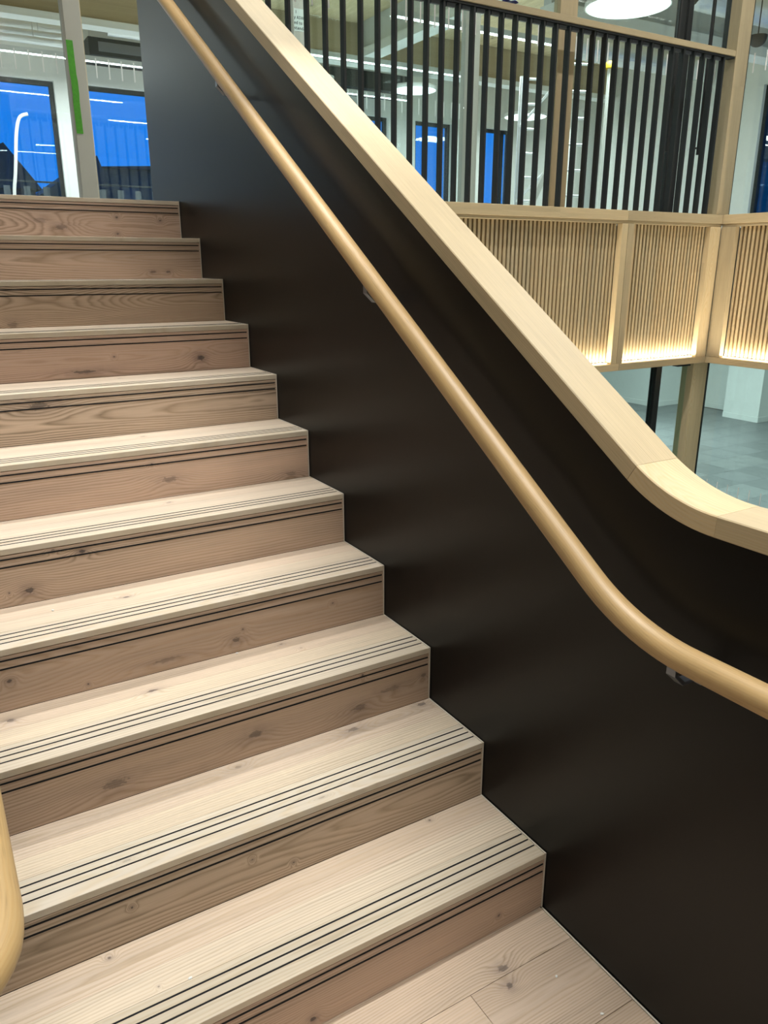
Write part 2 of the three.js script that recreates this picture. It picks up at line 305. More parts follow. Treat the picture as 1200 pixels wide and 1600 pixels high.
class RailPath extends THREE.Curve {
  constructor(pts) { super(); this.c = new THREE.CatmullRomCurve3(pts, false, 'centripetal'); }
  getPoint(t, o) { return this.c.getPointAt(t, o); }
}
function railGeo(pts, rad, seg) {
  const curve = new RailPath(pts), len = curve.c.getLength(), g = new THREE.TubeGeometry(curve, seg, rad, 28, false), uv = g.attributes.uv;
  for (let i = 0; i < uv.count; i++) uv.setXY(i, uv.getX(i) * len / 2.4, uv.getY(i) * 2 * Math.PI * rad / 0.3);
  return g;
}
function railBracket(t, xr, dir, yAxis, z, reach = 0.0735) {
  // strap: down from the rail, angled back, then level to the wall plate
  const sh = new THREE.Shape(), w = 0.0055, P = [[0, -0.012], [0, -0.040], [0.026, -0.064], [reach, -0.064]];
  sh.moveTo(P[0][0], P[0][1]); sh.lineTo(P[1][0], P[1][1]); sh.lineTo(P[2][0], P[2][1]); sh.lineTo(P[3][0], P[3][1]);
  sh.lineTo(P[3][0], P[3][1] + w); sh.lineTo(P[2][0] + 0.003, P[2][1] + w); sh.lineTo(P[1][0] + w, P[1][1] + 0.003); sh.lineTo(w, -0.012);
  const g = new THREE.ExtrudeGeometry(sh, { depth: 0.018, bevelEnabled: true, bevelSize: 0.0008, bevelThickness: 0.0008, bevelSegments: 1 }).translate(-0.003, 0, -0.009);
  if (dir < 0) g.rotateY(Math.PI);
  const b = mesh('bracket', g, mSteel, t, [xr, yAxis, z]);
  mesh('wall_plate', rspan(-0.0025, 0.0025, -0.078, -0.046, -0.011, 0.011, 0.001).translate(dir * (reach + 0.0007), 0, 0), mSteel, b);
}
{
  const XR = -0.075, line = stairPath(1.0465, 0.8875, -2.95, 1.75, 0.46), m = R / G;
  const t = thing('handrail', 'round oak handrail on steel brackets running up the dark wall on the right', 'handrail');
  mesh('rail', railGeo(line.pts.map(([z, y]) => new THREE.Vector3(XR, y, z)), 0.0255, 260), mRail, t);
  for (const z of [0.345, -0.745, -1.795, -2.585]) railBracket(t, XR, 1, z > 0.2 ? 0.8875 : 1.034 - m * z, z);
}
{
  const XR = -1.1615, line = stairPath(1.0465, 0.8875, -2.95, 0.385, 0.46), m = R / G;
  const pts = line.pts.map(([z, y]) => new THREE.Vector3(XR, y + 0.02, z));
  for (let i = 1; i <= 10; i++) { const a = Math.PI * i / 10; pts.push(new THREE.Vector3(XR - 0.097 * (1 - Math.cos(a)), 0.9075, 0.395 + 0.105 * Math.sin(a))); }
  const t = thing('handrail', 'round oak handrail bending at the lower left corner of the photo, nearest the viewer', 'handrail');
  mesh('rail', railGeo(pts, 0.0255, 260), mRail, t);
  for (const z of [-0.745, -1.83, -2.72]) railBracket(t, XR, -1, 1.0665 - m * z, z, 0.052);
}
// white flecks of plaster left on the treads
for (const [x, y, z, s, l] of [[-0.11, 0, 0.17, 0.0042, 'white paint fleck on the landing planks nearest the dark wall'], [-0.09, 0, 0.29, 0.005, 'larger white paint fleck on the landing at the bottom edge of the photo'], [-0.93, 0.66, -0.95, 0.005, 'white paint fleck on the back of the fifth tread from the bottom, at left'], [-0.49, 0.495, -0.768, 0.005, 'white paint fleck at the foot of a riser in the middle of the flight'], [-0.86, 0.165, -0.105, 0.005, 'white paint fleck on the lowest tread behind its black strips']]) {
  const g = new THREE.IcosahedronGeometry(s, 0).scale(1, 0.35, 0.7).rotateY(rnd() * 3);
  meta(mesh('paint_fleck', g, mWhite, scene, [x, y + s * 0.3, z]), l, 'debris', 'white flecks on the steps');
}

// ------------------------------------------------------------------ slatted fascia with its light strips, sills
const FT = 1.905, FB = 0.785;                      // top of sill, bottom of the lower rail
const FRONT = -2.98, RIGHT = 4.355;                // front faces of the two fascia runs
const slatFlat = metreUV(span(-0.0098, 0.0098, 0.852, 1.8172, -0.03, 0.03), 1, 2.4, 0.3);   // deep solid oak fins on an oak board
function fasciaBay(label, x0, x1, lampLen) {       // built facing +z with its face at z = 0; x along the bay
  const t = thing('slatted_panel', label, 'wall panel');
  mesh('back_board', metreUV(span(x0, x1, 0.8375, 1.8172, -0.122, -0.1102), 1, 2.4, 0.3), mTimber, t);
  const n = Math.round((x1 - x0 - 0.01) / 0.0355), d = (x1 - x0) / n;
  for (let i = 0; i < n; i++) { mesh('slat', slatFlat, mSlat[Math.floor(rnd() * 3)], t, [x0 + d * (i + 0.5), 0, -0.0800]); }
  mesh('light_strip', rspan(x0 + 0.01, x1 - 0.01, 0.8375, 0.8465, -0.044, -0.026, 0.002), mGlowStrip, t);
  const l = new THREE.RectAreaLight(WARM, FASCIA_LED, x1 - x0 - 0.02, 0.018); l.position.set((x0 + x1) / 2, 0.848, -0.035); l.rotation.x = Math.PI / 2; t.add(l);
  return t;
}
const bay1 = fasciaBay('wide slatted oak panel lit from below, cut off by the sloping capping', 0.12, 3.275); bay1.position.set(0, 0, FRONT);
const bay2 = fasciaBay('narrower slatted oak panel lit from below between two uprights, in front of the corner', 3.405, 4.225); bay2.position.set(0, 0, FRONT);
const bay3 = fasciaBay('slatted oak panel lit from below on the wall running off the right edge', 0.1205, 5.36); bay3.position.set(RIGHT, 0, FRONT); bay3.rotation.y = -Math.PI / 2;
{
  const s1 = thing('timber_sill', 'long oak sill under the black railing bars', 'sill');
  mesh('sill_board', wspan(0, 0.1, 3.325, 1.838, FT, -3.17, FRONT), mTimber, s1);
  mesh('sill_board', wspan(0, 3.3262, RIGHT, 1.838, FT, -3.17, FRONT), mTimberB, s1);
  mesh('shadow_bead', wspan(0, 0.1, RIGHT + 0.011, 1.818, 1.8375, -3.09, FRONT - 0.012), mTimberB, s1);
  const s2 = thing('timber_sill', 'oak sill at the far right under the tall glass, meeting the corner', 'sill');
  mesh('sill_board', wspan(2, RIGHT + 0.0005, RIGHT + 0.19, 1.838, FT, -3.17, 2.4), mTimber, s2);
  mesh('shadow_bead', wspan(2, RIGHT + 0.012, RIGHT + 0.09, 1.818, 1.8375, FRONT - 0.012, 2.4), mTimberB, s2);
  const r1 = thing('timber_rail', 'oak bottom rail under the two left slatted panels', 'rail');
  mesh('rail_board', wspan(0, 0.1, 3.365, FB, 0.836, -3.06, FRONT), mTimber, r1);
  mesh('rail_board', wspan(0, 3.3662, RIGHT, FB, 0.836, -3.06, FRONT), mTimberB, r1);
  const r2 = thing('timber_rail', 'oak bottom rail under the slatted panel at the right edge', 'rail');
  mesh('rail_board', wspan(2, RIGHT + 0.0005, RIGHT + 0.08, FB, 0.836, -3.06, 2.4), mTimber, r2);
  const u1 = thing('panel_upright', 'oak upright dividing the wide slatted panel from the narrower one', 'upright');
  mesh('upright_board', wspan(1, 3.280, 3.338, 0.8365, 1.8175, -3.04, FRONT - 0.004), mTimber, u1);
  mesh('upright_board', wspan(1, 3.340, 3.400, 0.8365, 1.8175, -3.04, FRONT - 0.004), mTimberB, u1);
  const u2 = thing('panel_upright', 'oak upright standing in the inner corner between slatted panels', 'upright');
  mesh('upright_board', wspan(1, 4.23, RIGHT - 0.002, 0.8365, 1.8175, -3.04, FRONT - 0.004), mTimber, u2);
  mesh('upright_board', wspan(1, RIGHT - 0.001, RIGHT + 0.05, 0.8365, 1.8175, FRONT - 0.003, FRONT + 0.12), mTimberB, u2);
}

// ------------------------------------------------------------------ guard railing of flat black bars
{
  const t = thing('guard_railing', 'railing of flat upright black bars under an oak top rail', 'railing');
  const y0 = FT, y1 = 2.962, bar = rspan(-0.0075, 0.0075, y0 + 0.001, y1, -0.0215, 0.0215, 0.0015);
  for (let k = -12; k <= 26; k++) { const x = 1.419 + 0.1068 * k; if (x > 0.12 && x < 4.27) mesh('bar', bar, mBlackMetal, t, [x, 0, -3.035]); }
  mesh('top_channel', span(0.1, 4.296, y1, y1 + 0.012, -3.062, -3.008), mBlackMetal, t);
  for (let k = -11; k <= 26; k++) { const x = 1.419 + 0.1068 * (k - 0.5); if (x > 0.12 && x < 4.2) mesh('spacer', rspan(x - 0.03, x + 0.03, y1 - 0.022, y1 - 0.0005, -3.045, -3.025, 0.002), mSpacer, t); }
  mesh('top_rail', wspan(0, 0.1, 4.297, y1 + 0.0125, 3.012, -3.065, -3.0), mTimberB, t);
}

// ------------------------------------------------------------------ glazed screens round the void
const marks = (list, w, h, d) => mergeGeometries(list.map(([x, y, z, turn]) => { const g = new THREE.BoxGeometry(w, h, d); if (turn) g.rotateY(Math.PI / 2); return g.translate(x, y, z); }));
{
  const t = thing('glazed_screen', 'oak framed glass screen standing behind the black railing bars', 'glass screen');
  mesh('mullion', wspan(1, 2.75, 2.90, FT, 5.2, -3.235, -3.172), mCap, t);
  mesh('pane', span(0.12, 2.749, FT + 0.01, 5.2, -3.21, -3.202), mGlass, t);
  const row = []; for (let x = 0.3; x < 2.7; x += 0.1) row.push([x, 2.94, -3.199]);
  meta(mesh('manifestation_marks', marks(row, 0.009, 0.13, 0.001), mMark, t), null, null, null, 'stuff');
  for (const [nm, x0, x1] of [['left', 2.945, 4.06], ['right', 4.085, 4.60]]) {
    const d = thing('glazed_door', nm === 'left' ? 'black framed glass door leaf behind the bars, beside the oak mullion' : 'black framed glass door leaf behind the bars, next to the corner post', 'door');
    mesh('stile', rspan(x0, x0 + 0.05, FT + 0.002, 5.1, -3.33, -3.28), mBlackMetal, d);
    mesh('stile', rspan(x1 - 0.05, x1, FT + 0.002, 5.1, -3.33, -3.28), mBlackMetal, d);
    mesh('bottom_rail', rspan(x0 + 0.051, x1 - 0.051, FT + 0.002, FT + 0.012, -3.33, -3.28), mBlackMetal, d);
    mesh('pane', span(x0 + 0.051, x1 - 0.051, FT + 0.013, 5.1, -3.309, -3.301), mGlass, d);
    const hx = nm === 'left' ? 3.955 : 4.31;
    const h = mesh('pull_handle', new THREE.CylinderGeometry(0.014, 0.014, 1.5, 16).translate(hx, 3.1, -3.245), mBlackMetal, d);
    mesh('handle_mount', new THREE.CylinderGeometry(0.008, 0.008, 0.055, 12).rotateX(Math.PI / 2).translate(hx, 2.40, -3.28), mBlackMetal, h);
    const r2 = []; for (let x = x0 + 0.08; x < x1 - 0.07; x += 0.1) r2.push([x, 2.94, -3.298]);
    meta(mesh('manifestation_marks', marks(r2, 0.009, 0.13, 0.001), mMark, d), null, null, null, 'stuff');
  }
  const c = thing('corner_post', 'tall oak post in the corner where the black railing ends', 'post');
  mesh('post', wspan(1, 4.30, 4.44, FT, 5.2, -3.09, -3.0), mTimberB, c);
  mesh('gasket', span(4.4405, 4.462, FT, 5.2, -3.06, -3.012), mBlackMetal, c);
  const s = thing('glazed_screen', 'tall glass sheet right of the corner post, above the right sill', 'glass screen');
  mesh('pane', span(4.445, 4.453, FT + 0.002, 5.2, -3.01, 2.3), mGlass, s);
  const row2 = []; for (let z = -2.95; z < 2.2; z += 0.1) row2.push([4.4435, 2.94, z, 1]);
  meta(mesh('manifestation_marks', marks(row2, 0.009, 0.13, 0.001), mMark, s), null, null, null, 'stuff');
}
{
  const t = thing('glazed_screen', 'lower storey glass screen below the slatted panels, with an oak corner mullion', 'glass screen');
  mesh('mullion', wspan(1, 4.28, 4.46, -1.8, FB - 0.001, -3.14, -3.03), mTimber, t);
  mesh('gasket', span(4.4605, 4.482, -1.8, FB - 0.001, -3.08, -3.03), mBlackMetal, t);
  mesh('door_stile', rspan(3.88, 3.945, -1.8, FB - 0.001, -3.12, -3.06), mBlackMetal, t);
  mesh('head_clip', rspan(4.12, 4.27, 0.758, 0.775, -3.11, -3.05), mBlackMetal, t);
  mesh('pane', span(0.12, 3.879, -1.8, FB - 0.002, -3.094, -3.086), mGlassLow, t);
  mesh('pane', span(3.946, 4.279, -1.8, FB - 0.002, -3.094, -3.086), mGlassLow, t);
  const s = thing('glazed_screen', 'lower storey glass sheet at the right edge, over the grey tiled floor', 'glass screen');
  mesh('pane', span(4.466, 4.474, -1.8, FB - 0.002, -3.029, 2.3), mGlassLow, s);
  const row = []; for (let z = -2.9; z < 2.2; z += 0.1) row.push([4.4645, -0.25, z, 1]);
  meta(mesh('manifestation_marks', marks(row, 0.008, 0.12, 0.001), mMark, s), null, null, null, 'stuff');
}

// ------------------------------------------------------------------ building shell
const CEIL = 5.42;
structure('ceiling', metreUV(span(-8, 12.6, CEIL, CEIL + 0.2, -14.7, 2.8), 2, 3, 1.2), mCeil);
structure('floor_upper', metreUV(span(-8, 15.6, 0.80, TOP, -14.7, -3.175), 0, 1, 1), mPaleWall);
structure('floor_upper_right', metreUV(span(4.56, 15.6, 0.80, TOP, -3.174, 2.8), 0, 1, 1), mPaleWall);
structure('floor_upper_left', metreUV(span(-8, -3.2, 0.80, TOP, -3.174, 2.8), 0, 1, 1), mPaleWall);
structure('floor_stair_head', span(XL, -0.002, 1.5, TOP - 0.02, -3.17, -2.62 - G), mCarcass);
structure('floor_lower', span(-8, 15.6, -2.1, -1.83, -14.7, 2.8), mPaleWall);
structure('wall_back', metreUV(span(-8, 15.6, -1.83, CEIL, 2.6, 2.8), 0, 1, 1), mWhite);
structure('wall_stair_side', metreUV(span(-3.3, -3.2, -1.83, 2.9, -3.17, 2.6), 0, 1, 1), mDarkWall);
structure('wall_left_far', metreUV(span(-8.2, -8, -1.83, CEIL, -14.7, 2.8), 0, 1, 1), mWhite);

// window wall at the far end
const WY0 = 1.95, WY1 = 4.525, frontWins = [[-4.2, -3.1], [-1.15, 1.65], [2.15, 4.7], [5.45, 8.34], [9.02, 10.0], [10.8, 11.75]];
{
  const sh = new THREE.Shape(); sh.moveTo(-8, TOP); sh.lineTo(12.6, TOP); sh.lineTo(12.6, CEIL); sh.lineTo(-8, CEIL); sh.closePath();
  for (const [a, b] of frontWins) { const h = new THREE.Path(); h.moveTo(a, WY0); h.lineTo(a, WY1); h.lineTo(b, WY1); h.lineTo(b, WY0); h.closePath(); sh.holes.push(h); }
  structure('wall_front', metreUV(new THREE.ExtrudeGeometry(sh, { depth: 0.3, bevelEnabled: false }).translate(0, 0, -14.8), 0, 1, 1), mWhite);
}
let winNo = 0;
function windowUnit(w, h, double) {
  const t = new THREE.Group(); t.name = `window_${++winNo}`; scene.add(t); meta(t, null, null, null, 'structure');
  const fr = 0.07, parts = [span(-w / 2, w / 2, h - fr, h, -0.05, 0.03), span(-w / 2, w / 2, 0, fr, -0.05, 0.03), span(-w / 2, -w / 2 + fr, fr, h - fr, -0.05, 0.03), span(w / 2 - fr, w / 2, fr, h - fr, -0.05, 0.03)];
  if (double) parts.push(span(w / 2 - 0.28, w / 2 - 0.2, fr, h - fr, -0.05, 0.03));
  mesh('window_frame', mergeGeometries(parts), mBlackMetal, t);
  mesh('pane', span(-w / 2 + fr, w / 2 - fr, fr, h - fr, -0.02, -0.012), mPane, t);
  return t;
}
for (const [a, b] of frontWins) windowUnit(b - a - 0.002, WY1 - WY0 - 0.002, a > 9).position.set((a + b) / 2, WY0 + 0.001, -14.62);
// right hand office wall with its windows
const sideWins = [[-8.5, -5.6], [-4.7, -1.9], [-1.0, 1.8]];
{
  const sh = new THREE.Shape(); sh.moveTo(-2.6, TOP); sh.lineTo(14.5, TOP); sh.lineTo(14.5, CEIL); sh.lineTo(-2.6, CEIL); sh.closePath();
  for (const [a, b] of sideWins) { const h = new THREE.Path(); h.moveTo(-b, WY0); h.lineTo(-b, WY1 + 0.02); h.lineTo(-a, WY1 + 0.02); h.lineTo(-a, WY0); h.closePath(); sh.holes.push(h); }
  structure('wall_right_far', metreUV(new THREE.ExtrudeGeometry(sh, { depth: 0.2, bevelEnabled: false }).rotateY(Math.PI / 2).translate(12.4, 0, 0), 2, 1, 1), mWhite);
}
for (const [a, b] of sideWins) { const u = windowUnit(b - a - 0.002, WY1 + 0.018 - WY0, false); u.rotation.y = -Math.PI / 2; u.position.set(12.5, WY0 + 0.001, (a + b) / 2); }

// second glazed screen of the office, with washed timber posts
{
  const t = thing('office_screen', 'second glass screen with pale washed timber posts, deeper in the office', 'glass screen');
  for (const x of [-5.17, -3.37, -1.57, 0.23, 2.05, 3.87]) {
    const p = mesh('post', rspan(x - 0.06, x + 0.06, TOP, CEIL - 0.01, -5.70, -5.56, 0.004), mWashPost[0], t);
    mesh('post_edge', rspan(x + 0.0605, x + 0.072, TOP, CEIL - 0.01, -5.66, -5.6, 0.002), mTimber, p);
  }
  for (const [a, b] of [[-5.1, -3.44], [-3.3, -1.64], [-1.49, 0.165], [0.31, 1.985], [2.13, 3.805]]) mesh('pane', span(a, b, TOP, CEIL - 0.01, -5.634, -5.626), mPane, t);
  const row = []; for (let x = -1.4; x < 3.8; x += 0.0937) if (Math.abs(x - 0.235) > 0.1 && Math.abs(x - 2.055) > 0.1) row.push([x, 2.95, -5.622]);
  meta(mesh('manifestation_marks', marks(row, 0.009, 0.135, 0.001), mMark, t), null, null, null, 'stuff');
  const tg = new THREE.PlaneGeometry(0.047, 0.62, 2, 14), p = tg.attributes.position;
  for (let i = 0; i < p.count; i++) { const y = p.getY(i); p.setX(i, p.getX(i) + 0.010 - y * 0.012 + (Math.abs(y) < 0.05 ? 0.004 : 0)); p.setZ(i, 0.002 + 0.0015 * Math.sin(y * 55)); }
  const shp = mergeGeometries([tg, tg.clone().translate(0, 0, -0.0008)]); shp.computeVertexNormals();
  meta(mesh('tape_strip', shp, mTape, scene, [0.185, 2.79, -5.5575]), 'strip of bright green tape stuck down a pale post at the top left', 'tape');
  // printed notice on the third post
  const cv = document.createElement('canvas'); cv.width = 256; cv.height = 384; const c = cv.getContext('2d');
  c.fillStyle = '#d9dedb'; c.fillRect(0, 0, 256, 384); c.fillStyle = '#1d2424'; c.font = 'bold 72px sans-serif';
  ['l', 'y ASW02', 'ed to LPS', 'standard'].forEach((s, i) => c.fillText(s, i === 0 ? 30 : -6, 86 + i * 90));
  const tx = new THREE.CanvasTexture(cv); tx.colorSpace = THREE.SRGBColorSpace;
  const front = new THREE.BoxGeometry(0.112, 0.165, 0.0012);
  const pl = std({ color: new THREE.Color().setRGB(0.7, 0.73, 0.71), roughness: 0.6 });
  const n = mesh('printed_notice', front, [pl, pl, pl, pl, std({ map: tx, roughness: 0.6 }), pl], scene, [2.055, 3.475, -5.5585]);
  meta(n, 'white printed notice with black lettering on a pale post behind the bars', 'sign');
}

// ------------------------------------------------------------------ luminaires
function linear(label, group, x0, x1, y, z, inten, gm, w = 0.06, fixLen) {
  const t = thing('linear_light', label, 'ceiling light', group);
  mesh('housing', rspan(x0, x1, y, y + 0.07, z - w / 2 - 0.006, z + w / 2 + 0.006), mPaleWall, t);
  mesh('diffuser', rspan(x0 + 0.005, x1 - 0.005, y - 0.012, y - 0.0005, z - w / 2, z + w / 2, 0.002), gm, t);
  for (const x of [x0 + 0.2, x1 - 0.2]) mesh('hanger', new THREE.CylinderGeometry(0.004, 0.004, CEIL - y - 0.07, 8).translate(x, (CEIL + y + 0.07) / 2, z), mGalv, t);
  const l = new THREE.RectAreaLight(gm === mGlowStair ? LAMP : COOL, inten, x1 - x0 - 0.01, w); l.position.set((x0 + x1) / 2, y - 0.014, z); l.rotation.x = -Math.PI / 2; l.castShadow = true; t.add(l);
  return t;
}
linear('linear light hanging over the open void to the right, out of frame', 'linear lights over the stairs', 3.3, 4.3, 5.2, -1.4, STAIR_LAMP * 1.7, mGlowStair);
linear('linear light over the corridor between the two glass screens, out of frame', 'office linear lights', 0.4, 4.4, 4.6, -4.5, OFFICE_LAMP * 0.5, mGlowOffice);
linear('long linear light nearest the bars, ending behind the oak mullion', 'office linear lights', 4.82, 7.6, 4.6, -8.65, OFFICE_LAMP, mGlowOffice);
linear('long linear light in the middle of the office, left of the pale post', 'office linear lights', 3.4, 7.72, 4.6, -10.95, OFFICE_LAMP, mGlowOffice);
linear('linear light near the far windows at the top left of the photo', 'office linear lights', -3.0, 3.2, 4.6, -13.1, OFFICE_LAMP, mGlowOffice);
linear('linear light near the far windows seen low between the bars', 'office linear lights', 4.6, 8.05, 4.6, -13.15, OFFICE_LAMP, mGlowOffice);
linear('linear light along the right of the office, above the doors', 'office linear lights', 8.6, 11.6, 4.6, -4.6, OFFICE_LAMP, mGlowOffice);
// slim linear downlight sunk between two deep matt black baffles, so that it only lights the strip below it
function baffled(label, x0, x1, z, inten) {
  const y = 5.2, t = thing('linear_light', label, 'ceiling light', 'linear lights over the stairs'), D = 0.125, H = 0.045;
  mesh('housing', rspan(x0, x1, y + 0.012, y + 0.07, z - H - 0.008, z + H + 0.008), mPaleWall, t);
  mesh('diffuser', rspan(x0 + 0.01, x1 - 0.01, y + 0.002, y + 0.011, z - 0.006, z + 0.006, 0.002), mGlowStair, t);
  for (const q of [-1, 1]) mesh('baffle', span(x0, x1, y - D, y + 0.0115, z + q * (H + 0.004) - 0.004, z + q * (H + 0.004) + 0.004), mStrip, t);
  for (const x of [x0 + 0.2, x1 - 0.2]) mesh('hanger', new THREE.CylinderGeometry(0.004, 0.004, CEIL - y - 0.07, 8).translate(x, (CEIL + y + 0.07) / 2, z), mGalv, t);
  const l = new THREE.RectAreaLight(LAMP, inten, x1 - x0 - 0.02, 0.012); l.position.set((x0 + x1) / 2, y, z); l.rotation.x = -Math.PI / 2; l.castShadow = true; t.add(l);
}
baffled('slim downlight between black baffles above the upper half of the stairs, out of frame', -1.5, 1.5, -2.06, STAIR_LAMP * 5.6);
baffled('slim downlight between black baffles above the foot of the stairs, out of frame', -1.5, 1.5, -0.27, STAIR_LAMP * 7.6);
baffled('slim downlight between black baffles over the half landing behind the viewer', -1.5, 1.5, 1.41, STAIR_LAMP * 3.5);
linear('linear light hanging high behind the viewer, out of frame', 'linear lights over the stairs', -1.5, 1.5, 5.3, 2.2, STAIR_LAMP * 0.36, mGlowStair);
function disc(label, x, y, z, r) {
  const t = thing('pendant_light', label, 'pendant light', 'round pendant lights', [x, y, z]);
  mesh('shade', new THREE.LatheGeometry([[0, 0.07], [r * 0.96, 0.07], [r, 0.06], [r, 0.005], [r - 0.012, 0], [r - 0.02, 0.012]].map((p) => new THREE.Vector2(...p)), 48), mWhite, t);
  mesh('diffuser', new THREE.CylinderGeometry(r - 0.021, r - 0.021, 0.012, 48).translate(0, 0.008, 0), mGlowDisc, t);
  for (let i = 0; i < 3; i++) { const a = i * 2.094 + 0.4; mesh('cable', new THREE.CylinderGeometry(0.003, 0.003, CEIL - y - 0.07, 6).translate(Math.cos(a) * r * 0.7, (CEIL - y + 0.07) / 2, Math.sin(a) * r * 0.7), mGalv, t); }
  const l = new THREE.RectAreaLight(COOL, DISC_LAMP, r * 1.75, r * 1.75); l.position.y = -0.004; l.rotation.x = -Math.PI / 2; t.add(l);
}
disc('large round white pendant light above the railing at the top right', 7.08, 4.56, -6.75, 0.52);
disc('round white pendant light low between the bars beside the scaffold tower', 10.75, 4.5, -12.9, 0.45);
disc('round white pendant light seen small between the bars left of the pale post', 7.3, 4.5, -11.9, 0.4);
disc('round white pendant light over the office at the far left, out of frame', -3.2, 4.5, -9.6, 0.5);

// ------------------------------------------------------------------ ceiling services in the office
{
  const b1 = thing('ceiling_beam', 'pale beam with a white lower edge crossing the top left windows', 'beam');
  mesh('web', span(-7.9, 12.3, 4.89, CEIL - 0.002, -12.1, -11.95), mTimberB, b1);
  mesh('flange', span(-7.9, 12.3, 4.80, 4.889, -12.16, -11.89), mWhite, b1);
  const b2 = thing('ceiling_beam', 'pale beam running away from the viewer behind the left bars', 'beam');
  mesh('web', span(6.2, 6.34, 4.99, CEIL - 0.002, -11.85, -3.4), mPaleWall, b2);
  mesh('flange', span(6.12, 6.42, 4.86, 4.989, -11.85, -3.4), mWhite, b2);
  const b3 = thing('ceiling_beam', 'white edged beam under the ribbed duct at the top right', 'beam');
  mesh('web', span(6.6, 12.3, 4.74, CEIL - 0.002, -7.75, -7.6), mPaleWall, b3);
  mesh('flange', span(6.6, 12.3, 4.60, 4.739, -7.82, -7.5), mWhite, b3);
  const duct = (label, mat, r, x0, x1, y, z, ribs) => {
    const t = thing('air_duct', label, 'duct', null, [0, y, z]), P = [], n = ribs ? Math.round((x1 - x0) / 0.05) : 24;
    for (let i = 0; i <= n; i++) P.push(new THREE.Vector2(r * (ribs ? (i % 2 ? 1 : 0.94) : 1 + 0.03 * Math.sin(i * 2.1)), x0 + (x1 - x0) * i / n));
    mesh('duct_tube', new THREE.LatheGeometry(P, 24).rotateZ(-Math.PI / 2), mat, t);
    for (const x of [x0 + 0.4, x1 - 0.4]) mesh('hanger', new THREE.CylinderGeometry(0.006, 0.006, CEIL - y - r, 6).translate(x, (CEIL - y + r) / 2, 0), mGalv, t);
  };
  duct('thick foil wrapped duct above the top left window, uppermost of three', mFoil, 0.12, -4, 1.62, 5.02, -13.35);
  duct('slim silver duct above the top left window, middle of three', mFoil, 0.05, -4, 1.6, 4.79, -12.75);
  duct('slim silver duct above the top left window, lowest of three', mFoil, 0.05, -4, 1.5, 4.67, -12.6);
  duct('short foil duct beside the dark air unit near the dark wall edge', mFoil, 0.08, 2.2, 5.0, 4.98, -12.75);
  duct('ribbed silver duct under the ceiling at the far right', mFoil, 0.2, 8.5, 12.2, 5.0, -7.0, 1);
  duct('second ribbed silver duct seen between the bars right of the pale post', mFoil, 0.2, 8.6, 12.2, 4.95, -9.6, 1);
  const a = thing('air_unit', 'dark boxy air handling unit hung above the second window', 'air conditioner', null, [2.7, 4.76, -13.75]);
  mesh('casing', rspan(-0.65, 0.65, 0, 0.26, -0.4, 0.35, 0.01), mBlackMetal, a);
  mesh('grille', rspan(-0.5, 0.5, 0.06, 0.2, 0.351, 0.36, 0.003), mSteel, a);
  for (const x of [-0.55, 0.55]) mesh('hanger', new THREE.CylinderGeometry(0.006, 0.006, CEIL - 5.02, 6).translate(x, 0.26 + (CEIL - 5.02) / 2, 0), mGalv, a);
  const a2 = thing('air_unit', 'dark air handling unit over the office seen between the left bars', 'air conditioner', null, [7.3, 4.78, -13.8]);
  mesh('casing', rspan(-0.9, 0.9, 0, 0.3, -0.4, 0.4, 0.01), mBlackMetal, a2);
  for (const x of [-0.8, 0.8]) mesh('hanger', new THREE.CylinderGeometry(0.006, 0.006, CEIL - 5.08, 6).translate(x, 0.3 + (CEIL - 5.08) / 2, 0), mGalv, a2);
  const s = thing('ceiling_speaker', 'small black dome hanging under the ribbed duct at the right edge', 'speaker', null, [9.45, 4.5, -6.6]);
  mesh('dome', new THREE.SphereGeometry(0.12, 24, 12, 0, Math.PI * 2, Math.PI / 2, Math.PI / 2), mBlackMetal, s);
  mesh('cover', new THREE.CylinderGeometry(0.121, 0.121, 0.02, 24).translate(0, 0.01, 0), mBlackMetal, s);
  mesh('rod', new THREE.CylinderGeometry(0.008, 0.008, CEIL - 4.52, 8).translate(0, 0.02 + (CEIL - 4.52) / 2, 0), mBlackMetal, s);
}
for (const [x, z, l] of [[5.75, -12.45, 'round white column between the bars, left of the far windows'], [11.9, -12.6, 'round white column at the far right end of the office']]) {
  const t = thing('column', l, 'column', null, [x, TOP, z]);
  mesh('shaft', new THREE.CylinderGeometry(0.2, 0.2, 2.85, 32).translate(0, 1.425, 0), mWhite, t);
  mesh('collar', new THREE.CylinderGeometry(0.212, 0.212, 0.05, 32).translate(0, 0.025, 0), mWhite, t);
}
{
  const t = thing('leaning_batten', 'white batten leaning behind the bars just right of the oak mullion', 'batten', null, [4.02, TOP, -5.0]);
  mesh('batten', rspan(-0.03, 0.03, 0, 1.25, -0.012, 0.012, 0.003).rotateZ(-0.52), mWhite, t);
  const b = new THREE.PlaneGeometry(0.09, 0.05, 6, 3), p = b.attributes.position;
  for (let i = 0; i < p.count; i++) p.setZ(i, 0.006 * Math.sin(p.getX(i) * 70));
  b.rotateX(-Math.PI / 2).rotateZ(-0.12); b.computeVertexNormals();
  meta(mesh('tape_scrap', b, std({ color: new THREE.Color().setRGB(0.02, 0.03, 0.32), roughness: 0.5, side: THREE.DoubleSide }), scene, [2.215, 3.024, -3.02]), 'scrap of dark blue tape lying on the oak top rail', 'tape');
}
